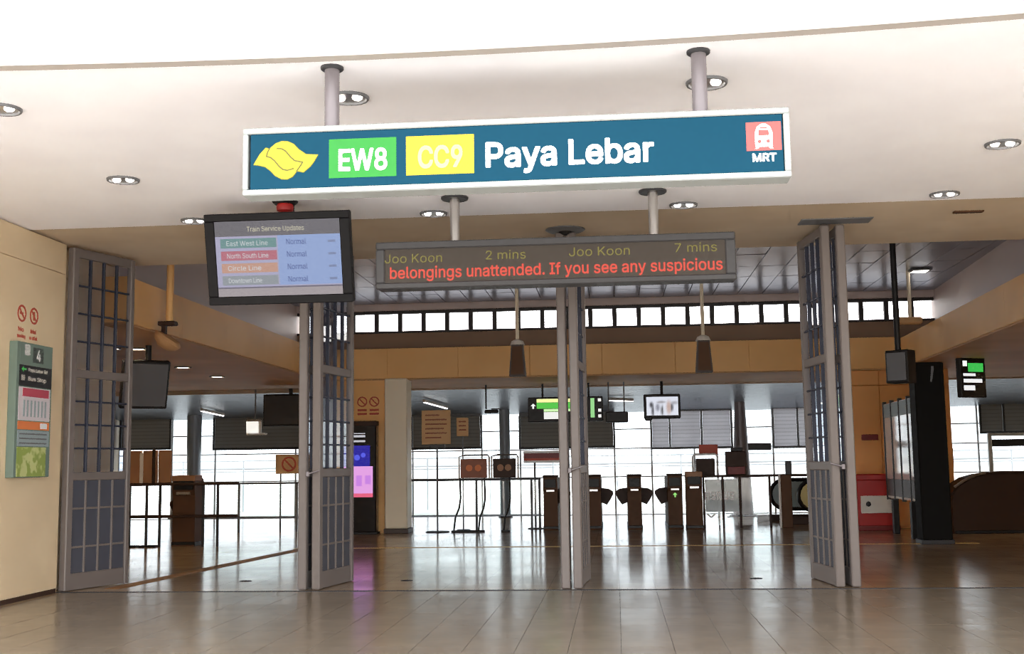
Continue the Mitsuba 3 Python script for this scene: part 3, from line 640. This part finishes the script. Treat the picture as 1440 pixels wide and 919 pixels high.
part(hk, 'hood', rotbox(-2.72, 26.53, 2.655, .2, .1, .02, -10, 0, .006), 'dark_grey')

# ------------------------------------------------------------------ blinds and columns before the glass
def blind(x0, x1, z0, mat, lab, split=(), top=2.72):
    t = thing('window_blind', lab, 'blind')
    y = FY - .12
    xs = [x0, *split, x1]
    for a, b in zip(xs[:-1], xs[1:]): part(t, 'fabric', sheet(a + .03, b - .03, y, z0 + .05, top), mat)
    part(t, 'bottom_bar', cbox(x0, x1, y - .03, y + .03, z0, z0 + .055, .008), 'dark_grey' if mat == 'blind_dark' else 'mid_grey')
    part(t, 'head_box', cbox(x0, x1, y - .06, y + .06, top - .02, top + .1, .01), 'mid_grey')
    for a in xs: part(t, 'side_guide', cbox(a - .025, a + .025, y - .03, y + .03, z0, top, .006), 'dark_grey' if mat == 'blind_dark' else 'mid_grey')
blind(-13.9, -12.45, 1.94, 'blind_dark', 'dark blind at the far left behind the tilted monitor', (), 2.86)
blind(-11.2, -8.55, 1.9, 'blind_dark', 'wide dark blind left of the second folding gate', (), 2.84)
blind(-7.4, -5.67, 1.85, 'blind_dark', 'dark blind mostly hidden behind the beige column', (), 2.78)
blind(-5.6, -3.68, 1.83, 'blind_dark', 'dark blind behind the tan notice board', (), 2.74)
blind(-2.62, -.05, 1.8, 'blind_dark', 'dark blind under the green display', (-1.1,), 2.7)
blind(.95, 3.1, 1.74, 'blind_pale', 'pale blind under the camera screen, three panels wide', (1.45, 2.3), 2.78)
blind(4.2, 5.3, 1.72, 'blind_pale', 'pale blind above the escalator rails', (4.85,), 2.8)
blind(9.6, 12.0, 2.02, 'blind_dark', 'dark blind at the far right above the brown barrier', (10.2,), 3.0)
def taper_col(x, y, w0, w1, z1, mat, lab):
    t = thing('facade_column', lab, 'column')
    part(t, 'shaft', cyl((x, y, .03), (x, y, z1), w0, 24, w1), mat, 30)
    part(t, 'foot', lathe([(0, .04), (w0 * 1.3, .04), (w0 * 1.4, 0), (0, 0)], x, y, 0, 24), 'dark_grey', 30)
taper_col(-11.55, 31.3, .17, .2, 2.9, 'steel_blue', 'grey blue round column in the left bright window gap')
taper_col(-2.98, 31.3, .14, .14, 2.86, 'steel_blue', 'slim grey blue column in the window gap behind the camera')
taper_col(3.2, 30.6, .26, .13, 2.93, 'steel_grey', 'dark tapered column at the right end of the pale blind')
hb = thing('window_sign_bar', 'dark horizontal sign bar across the window right of the dark tapered column', 'sign')
put(hb, cbox(3.36, 4.12, 31.75, 31.85, 1.68, 1.86, .02), 'dark_grey')

# ------------------------------------------------------------------ between the gates and the platform
tt = thing('advertising_totem', 'tall black totem with a lit blue and pink screen beside the beige column', 'totem')
part(tt, 'body', cbox(-5.75, -4.99, 24.1, 24.34, .04, 2.3, .02), 'black_gloss')
part(tt, 'plinth', cbox(-5.78, -4.96, 24.06, 24.38, 0, .05, .008), 'black_matt')
part(tt, 'cap', cbox(-5.76, -4.98, 24.09, 24.35, 2.24, 2.34, .01), 'brown_dark')
def ttp(name, x0, x1, z0, z1, c, k=1.0, lab=None): part(tt, name, box(x0, x1, 24.092, 24.1, z0, z1), 'black_matt', label=lab, emitter=glow(c, k))
ttp('screen', -5.7, -5.12, 1.4, 1.83, (34, 30, 150), 1.0, 'dark blue lit picture')
ttp('screen_panel', -5.7, -5.06, .84, 1.4, (226, 160, 226), 1.0, 'pink lit picture')
ttp('screen_strip', -5.7, -5.06, .76, .84, (226, 96, 128), 1.0, 'crimson lit strip')
for z, h in ((2.0, .045), (1.9, .04), (2.07, .018)): ttp('text_line', -5.6, -5.22, z, z + h, (190, 190, 196))
for i in range(3): part(tt, 'picture_mark', front(ext(Point(0, 0).buffer(.07 - .01 * i, 10), .004), -5.52 + .13 * i, 24.092, 1.63 - .05 * (i % 2)), 'black_matt', emitter=glow((84, 92, 226), 1))
for i in range(3): part(tt, 'picture_mark', front(plate(.12, .26 - .04 * i, .004), -5.6 + .19 * i, 24.092, .95 + .04 * i), 'black_matt', emitter=glow((200, 130, 224), 1))
p2 = thing('prohibition_stickers', 'pair of faint red prohibition circles above the advertising totem', 'sticker')
for x in (-5.36, -5.1):
    part(p2, 'symbol', front(ext(affinity.scale(ring2.union(bar2), 1.15, 1.15), .004), x, 24.447, 2.76), 'red_dull')
    part(p2, 'caption', front(plate(.2, .045), x - .1, 24.447, 2.56), 'red_dull')
    part(p2, 'caption', front(plate(.2, .045), x - .1, 24.447, 2.48), 'red_dull')
nb = thing('notice_board', 'tan notice board with brown text lines on a thin pole and round foot', 'notice board')
part(nb, 'panel', cbox(-4.11, -3.49, 24.58, 24.63, 1.84, 2.56, .008), 'tan_board')
part(nb, 'pole', cyl((-3.79, 24.65, .02), (-3.79, 24.65, 1.9), .018, 12), 'mid_grey', 30)
part(nb, 'foot', lathe([(0, .03), (.24, .02), (.26, 0), (0, 0)], -3.79, 24.65, 0, 24), 'dark_grey', 30)
part(nb, 'clamp', cbox(-3.95, -3.62, 24.6, 24.7, 1.76, 1.85, .01), 'dark_grey')
for i, w in enumerate((.3, .46, .46, .4, .46, .34)): part(nb, 'text_line', front(plate(w, .03, .004), -4.03, 24.58, 2.44 - .095 * i), 'rust_board')
n2 = thing('notice_board', 'small tan notice just right of the larger tan notice board', 'notice board')
part(n2, 'panel', cbox(-3.46, -3.2, 25.3, 25.33, 2.02, 2.42, .006), 'tan_board')
part(n2, 'pole', cyl((-3.33, 25.34, .02), (-3.33, 25.34, 2.1), .014, 10), 'mid_grey', 30)
part(n2, 'foot', lathe([(0, .02), (.14, .015), (.15, 0), (0, 0)], -3.33, 25.34, 0, 20), 'dark_grey', 30)
for i in range(3): part(n2, 'text_line', front(plate(.16, .03, .004), -3.41, 25.3, 2.32 - .09 * i), 'rust_board')
def fence(x0, x1, y, posts, lab, z=1.1, glass='fence_glass', rail='dark_grey', low=True):
    t = thing('glass_fence', lab, 'fence')
    part(t, 'top_rail', cbox(x0, x1, y - .03, y + .03, z - .04, z, .01), rail)
    if low: part(t, 'bottom_rail', cbox(x0, x1, y - .02, y + .02, .3, .34, .006), 'steel_blue')
    for x in posts: part(t, 'post', cbox(x - .022, x + .022, y - .025, y + .025, 0, z - .04, .006), rail)
    xs = sorted(posts)
    for a, b in zip(xs[:-1], xs[1:]): part(t, 'pane', sheet(a + .03, b - .03, y, .34 if low else .06, z - .06), glass)
    return t
fence(-4.62, -1.62, 25.0, (-4.58, -4.47, -3.0, -1.82, -1.65), 'low glass fence with a dark top rail between the column and the fare gates')
fence(-9.9, -6.95, 25.3, (-9.8, -8.3, -7.0), 'low glass fence behind the dark queue rail at the left', 1.08, rail='mid_grey')
def sign_stand(x, w, mat, lab, legs):
    t = thing('sign_stand', lab, 'sign stand')
    part(t, 'board', cbox(x, x + w, 24.62, 24.66, 1.12, 1.52, .008), mat)
    part(t, 'frame', tube([(x - .03, 24.65, 1.1), (x - .03, 24.65, 1.57), (x + .1, 24.65, 1.6), (x + w + .02, 24.65, 1.6), (x + w + .05, 24.65, 1.55), (x + w + .05, 24.65, 1.1)], .016, 8), 'chrome', 40)
    for lx in legs:
        part(t, 'leg', tube([(lx, 24.6, 1.12), (lx + .01, 24.6, .7), (lx - .02, 24.59, .5), (lx - .1, 24.57, .3), (lx - .13, 24.55, .04)], .018, 8), 'black_matt', 40)
    part(t, 'foot_bar', cbox(min(legs) - .18, max(legs) + .0, 24.5, 24.58, 0, .04, .008), 'black_matt')
    for i in range(2): part(t, 'symbol', front(ext(Point(0, 0).buffer(.07, 16), .004), x + w * (.33 + .34 * i), 24.62, 1.33), 'orange' if mat == 'rust_board' else 'brown_wood')
sign_stand(-3.29, .56, 'rust_board', 'orange brown sign board on bent black legs left of its twin', (-3.3, -2.78))
sign_stand(-2.6, .48, 'brown_dark', 'dark brown sign board on bent black legs right of its twin', (-2.25,))
ws_ = thing('pole_sign', 'white sign with a dark red band on a pole, left of the middle gate', 'sign')
part(ws_, 'board', cbox(-2.02, -1.2, 25.5, 25.54, 1.42, 1.68, .006), 'white')
part(ws_, 'band', front(plate(.8, .13, .004), -2.01, 25.5, 1.5), 'maroon')
part(ws_, 'stripe', front(plate(.8, .05, .005), -2.01, 25.5, 1.47), 'red_dull')
part(ws_, 'pole', cyl((-1.78, 25.56, .02), (-1.78, 25.56, 1.45), .02, 12), 'mid_grey', 30)
part(ws_, 'foot', lathe([(0, .03), (.16, .02), (.18, 0), (0, 0)], -1.78, 25.56, 0, 20), 'dark_grey', 30)
def fare_gate(x, y, w, lab, sides, h=1.13, mark=True, cap='brown_dark', L=1.7):
    t = thing('fare_gate', lab, 'fare gate', 'brown fare gates in a row')
    prof = Polygon([(0, 0), (L, 0), (L, h - .12), (L - .05, h - .05), (min(.45, L - .08), h - .05), (min(.36, L - .16), h), (.02, h), (0, h - .28), (.04, h - .34), (.04, .05)])
    m = ext(prof, w); m = frame_on(m, (x + w / 2, y, 0), (0, 1, 0), (0, 0, 1)); m.apply_translation((-w, 0, 0))
    part(t, 'cabinet', m, 'brown_gate')
    part(t, 'cap', cbox(x - w / 2 - .01, x + w / 2 + .01, y - .016, y + .36, h - (.09 if cap == 'brown_wood' else .02), h + .02, .012), cap)
    part(t, 'screen', cbox(x - w / 2 + .03, x + w / 2 - .03, y - .012, y + .02, h - .24, h - .06, .004), 'black_matt')
    part(t, 'reader', cbox(x - w * .3, x + w * .3, y - .03, y + .05, h - .33, h - .28, .006), 'chrome')
    part(t, 'plinth', cbox(x - w / 2 - .012, x + w / 2 + .012, y + .02, y + L, 0, .08, .006), 'black_matt')
    for s in sides:
        fan = Polygon([(0, .86), (.16, .84), (.25, .79), (.26, .73), (.19, .6), (.12, .5), (0, .55)])
        f = front(ext(fan, .05), 0, 0, 0)
        if s < 0: f.apply_scale((-1, 1, 1)); f.invert()
        f.apply_translation((x + s * w / 2, y + .6, 0)); part(t, 'flap', f, 'brown_dark')
    if mark:
        part(t, 'arrow', front(ext(Polygon([(0, .05), (.05, .1), (.1, .05), (.065, .05), (.065, 0), (.035, 0), (.035, .05)]), .004), x - .05, y + .038, .66), 'black_matt', emitter=glow((150, 226, 120), 1))
fare_gate(-1.42, 25.0, .3, 'fare gate mostly behind the posts of the middle folding gate', (1,), mark=False)
fare_gate(-.5, 25.0, .3, 'fare gate just right of the middle folding gate', (1,), mark=False)
fare_gate(.36, 25.0, .29, 'fare gate with flaps on both sides, second right of the middle folding gate', (-1, 1), mark=False)
fare_gate(1.21, 25.0, .3, 'fare gate with a green arrow mark', (-1,))
fare_gate(1.6, 24.8, .33, 'stout fare gate with a tan top beside the glass with white letters', (), 1.17, False, 'brown_wood', .42)
fare_gate(-7.9, 20.9, .42, 'tall fare gate standing among the dark queue rails at the left', (-1,), 1.26, False, 'brown_wood', .5)
# lettered glass
fg = fence(1.78, 4.35, 25.2, (1.82, 2.22, 2.58, 3.2), 'glass barrier with white letters right of the fare gates', 1.1, rail='brown_dark', low=False)
part(fg, 'lettering', front(fit('nsnus', .62, .2, .003), 1.84, 25.195, .6), 'white', label='white letters on the glass')
part(fg, 'lettering', front(fit('v.,.', .5, .1, .003), 1.86, 25.195, .22), 'white')
part(fg, 'panel', box(1.85, 2.55, 25.205, 25.215, .34, 1.02), 'slate')
st = thing('gate_post', 'thick brown post with a tall cap on the barrier near the right folding gate', 'post')
part(st, 'post', cbox(3.4, 3.62, 24.94, 25.14, 0, 1.1, .01), 'brown_gate')
part(st, 'cap', cbox(3.52, 3.64, 24.98, 25.1, 1.1, 1.38, .01), 'dark_grey')
part(st, 'strip', cbox(3.36, 3.4, 24.96, 25.04, 0, 1.1, .006), 'offwhite')
rs = thing('sign_box', 'small red sign board above the white framed board', 'sign')
part(rs, 'board', cbox(1.78, 2.18, 25.6, 25.64, 1.55, 1.76, .006), 'red_dull')
part(rs, 'pole', cyl((2.17, 25.66, 0), (2.17, 25.66, 1.7), .016, 10), 'mid_grey', 30)
wfb = thing('sign_board', 'dark board in a white frame standing behind the stout fare gate', 'sign')
part(wfb, 'board', cbox(1.68, 2.08, 25.3, 25.34, 1.1, 1.46, .006), 'brown_dark')
part(wfb, 'frame', tube([(1.62, 25.32, .05), (1.62, 25.32, 1.5), (1.66, 25.32, 1.55), (2.1, 25.32, 1.55), (2.14, 25.32, 1.5), (2.14, 25.32, .05)], .022, 8), 'white', 40)
db2 = thing('barrier_box', 'dark brown and maroon box fixed on the glass barrier', 'box')
part(db2, 'body', cbox(2.3, 2.72, 25.12, 25.3, 1.1, 1.6, .012), 'brown_dark')
part(db2, 'lid', cbox(2.42, 2.66, 25.14, 25.28, 1.6, 1.68, .01), 'black_matt')
part(db2, 'front_plate', cbox(2.33, 2.69, 25.1, 25.125, 1.12, 1.28, .006), 'maroon')
# escalator
es = thing('escalator', 'escalator end with black looped handrails near the right folding gate', 'escalator')
for y, x in ((26.4, 3.95), (27.6, 3.5)):
    pts = [(x + 3.2, y, .98), (x + 1.2, y, .95), (x + .34, y, .95)] + [(x + .34 - .32 * math.sin(a), y, .62 + .33 * math.cos(a)) for a in np.linspace(.2, math.pi - .2, 9)] + [(x + .34, y, .29), (x + 1.2, y, .29), (x + 3.2, y, .29)]
    part(es, 'handrail', tube(pts, .045, 8), 'black_gloss', 40)
    pl = Polygon([(p[0], p[2]) for p in pts]).buffer(-.03)
    part(es, 'balustrade', frame_on(ext(pl, .02), (0, y + .01, 0), FX, FZ), 'sign_cream' if y < 27 else 'grey_blue')
    part(es, 'skirt', cbox(x - .3, x + 3.2, y - .08, y + .1, 0, .16, .01), 'brown_dark')
part(es, 'steps', cbox(3.7, 7.1, 26.5, 27.5, 0, .05, .005), 'mid_grey')
# left side
lr = thing('queue_rail', 'dark two-bar queue rail on thin posts at the left', 'railing')
for z0, x0, x1 in ((1.1, -9.2, -6.84), (.52, -9.1, -6.86)): part(lr, 'rail', cbox(x0, x1, 20.76, 20.86, z0, z0 + .05, .01), 'brown_dark')
for x in (-8.87, -8.55, -8.3, -7.49, -7.22): part(lr, 'post', cbox(x - .02, x + .02, 20.79, 20.83, 0, 1.1, .005), 'dark_grey')
for x in (-8.85, -8.5): part(lr, 'foot', cbox(x - .15, x + .15, 20.71, 20.89, 0, .03, .006), 'black_matt')
sb = thing('wooden_screen', 'brown wooden screen of three panels standing on the queue rail', 'screen')
for x0, x1 in ((-9.0, -8.66), (-8.63, -8.36), (-8.34, -8.1)): part(sb, 'panel', cbox(x0, x1, 20.79, 20.84, 1.15, 1.74, .006), 'brown_wood')
for x in (-8.91, -8.42): part(sb, 'stile', cbox(x - .025, x + .025, 20.76, 20.79, 1.15, 1.76, .005), 'brown_dark')
part(sb, 'light_strip', cbox(-8.68, -8.62, 20.76, 20.79, 1.15, 1.7, .005), 'offwhite')
ne = thing('no_entry_sign', 'tan board with a red prohibition circle left of the second folding gate', 'sign')
part(ne, 'board', cbox(-7.5, -6.7, 25.36, 25.4, 1.26, 1.68, .008), 'tan_board')
for x in (-7.4, -6.8): part(ne, 'leg', cbox(x - .015, x + .015, 25.4, 25.43, 0, 1.4, .004), 'mid_grey')
part(ne, 'symbol', front(ext(affinity.scale(ring2.union(bar2), 1.75, 1.75), .004), -7.2, 25.36, 1.47), 'red_dull')
# right side
rc = thing('red_cabinet', 'red box cabinet with a white front drawer against the orange wall', 'cabinet')
part(rc, 'body', cbox(4.72, 5.5, 23.8, 24.4, .08, 1.08, .015), 'red')
part(rc, 'hood', cbox(4.7, 5.52, 23.74, 24.4, .98, 1.1, .02), 'red')
dr_ = part(rc, 'drawer', cbox(4.78, 5.44, 23.77, 23.82, .34, .68, .01), 'offwhite', label='white front drawer')
part(dr_, 'knob', lathe([(0, 0), (.045, 0), (.05, .02), (0, .03)], 4.92, 0, 0, 16).apply_transform(trimesh.transformations.rotation_matrix(math.pi / 2, (1, 0, 0))).apply_translation((0, 23.77, .52)), 'black_matt', 40)
part(rc, 'plinth', cbox(4.7, 5.52, 23.76, 24.4, 0, .1, .008), 'maroon')
pk = thing('wall_plaque', 'small dark plaque on the orange wall above the red cabinet', 'plaque')
put(pk, cbox(5.0, 5.33, 24.46, 24.5, 1.78, 1.9, .006), 'maroon')
ib = thing('information_board', 'standing row of tall white poster panels on dark legs beside the black column', 'notice board')
a0, a1 = np.array([5.22, 23.4]), np.array([5.12, 20.5])
dv = (a1 - a0); LB = np.linalg.norm(dv); dv /= LB; nv = np.array([-1.0, -.034])
for i in range(4):
    s0, s1 = LB * (i / 4) + .05, LB * ((i + 1) / 4) - .05
    p, q = a0 + dv * s0, a0 + dv * s1
    k = part(ib, 'poster_panel', prism([tuple(p), tuple(q), tuple(q + nv * -.05), tuple(p + nv * -.05)], .66, 2.45), 'poster_white', label='white poster panel')
    part(k, 'header', prism([tuple(p + nv * .004), tuple(q + nv * .004), tuple(q), tuple(p)], 2.18, 2.44), 'grey_blue')
    part(k, 'text_block', prism([tuple(p + nv * .004), tuple(q + nv * .004), tuple(q), tuple(p)], .7, 1.02), 'mid_grey')
for s in (.0, .25, .5, .75, 1.0):
    p = a0 + dv * LB * s
    part(ib, 'frame_bar', cbox(p[0] - .015, p[0] + .06, p[1] - .025, p[1] + .025, .62, 2.5, .006), 'dark_grey')
for s in (.2, .75):
    p = a0 + dv * LB * s
    part(ib, 'leg', cbox(p[0] - .03, p[0] + .07, p[1] - .08, p[1] + .08, 0, .64, .008), 'black_matt')
bc = thing('pylon', 'tall free-standing black pylon beside the white poster panels at the right', 'pylon')
part(bc, 'shaft', cbox(4.97, 5.45, 19.9, 20.3, .06, 2.99, .02), 'pylon_black')
part(bc, 'plinth', cbox(4.95, 5.47, 19.88, 20.32, 0, .07, .008), 'dark_grey')
part(bc, 'mark', front(ext(Polygon([(0, 0), (.03, 0), (.07, .2), (.07, .26), (.03, .26), (.02, .14)]), .004), 5.22, 19.9, 2.66), 'mid_grey')
ex = thing('exit_sign', 'black hanging sign with a green band and white lines at the far right', 'sign')
EA = 28
exm = placed([cbox(-.3, .3, 0, .12, -.37, .37, .012), plate(.1, .1).apply_transform(np.array([[1, 0, 0, -.24], [0, 0, -1, 0], [0, 1, 0, .2], [0, 0, 0, 1]])), box(-.12, .24, -.006, 0, .1, .26), box(-.24, .05, -.006, 0, .02, .07), box(-.24, .2, -.006, 0, -.1, -.03), box(-.24, .02, -.006, 0, -.24, -.15)], (6.55, 22.0, 2.86), 0, EA)
part(ex, 'case', exm[0], 'black_matt')
part(ex, 'pictogram', exm[1], 'black_matt', emitter=glow((240, 250, 240), 1.2))
part(ex, 'green_band', exm[2], 'black_matt', emitter=glow((60, 190, 80), 1.0), label='green lit band')
for m in exm[3:]: part(ex, 'text_line', m, 'black_matt', emitter=glow((240, 240, 240), 1.0))
part(ex, 'rod', cyl((6.55, 22.07, 3.2), (6.55, 22.07, BZ - .02), .025, 10), 'black_matt', 30)
rb = thing('barrier_housing', 'dark brown round-topped gate housing at the right edge', 'fare gate')
prof = Polygon([(0, 0), (0, .62), (.04, .76), (.16, .9), (.36, 1.02), (.62, 1.09), (.9, 1.11), (2.2, 1.11), (2.2, 0)])
part(rb, 'cabinet', front(ext(prof, .8), 6.2, 23.35, .0), 'barrier_brown')
part(rb, 'top_edge', tube([(6.19, 22.53, .7), (6.24, 22.53, .8), (6.36, 22.53, .915), (6.56, 22.53, 1.035), (6.82, 22.53, 1.1), (7.1, 22.53, 1.12), (8.4, 22.53, 1.12)], .022, 8), 'brown_dark', 40)
part(rb, 'handrail', tube([(6.22, 22.45, .86), (6.4, 22.45, .98), (6.62, 22.45, 1.08), (6.8, 22.45, 1.12)], .025, 8), 'chrome', 40)
part(rb, 'plinth', cbox(6.22, 8.4, 22.52, 23.3, 0, .06, .008), 'black_matt')
rw = thing('window_notice', 'white framed panel with a dark strip before the far right window', 'sign')
part(rw, 'frame', cat_([cbox(9.65, 9.75, 31.5, 31.6, .02, 2.0, .01), cbox(10.6, 10.7, 31.5, 31.6, .02, 2.0, .01), cbox(9.65, 10.7, 31.5, 31.6, 1.95, 2.03, .01)]), 'white')
part(rw, 'dark_strip', cbox(9.75, 10.6, 31.52, 31.58, 1.68, 1.86, .008), 'dark_grey')
nn = thing('pole_sign', 'small red brown sign on a pole beyond the black column', 'sign')
part(nn, 'board', cbox(6.72, 7.0, 25.2, 25.24, 1.2, 1.6, .006), 'rust_board')
part(nn, 'pole', cyl((6.86, 25.26, 0), (6.86, 25.26, 1.3), .02, 10), 'mid_grey', 30)
# outside, beyond the glass
gr = thing('platform_railing', 'pale steel railing outside the rear windows', 'railing')
for z in (1.28, 1.62): part(gr, 'rail', cyl((-20, 37, z), (18, 37, z), .02, 8), 'mullion_pale', 30)
for i in range(20): part(gr, 'post', cyl((-20 + 2 * i, 37, 0), (-20 + 2 * i, 37, 1.62), .025, 8), 'mullion_pale', 30)
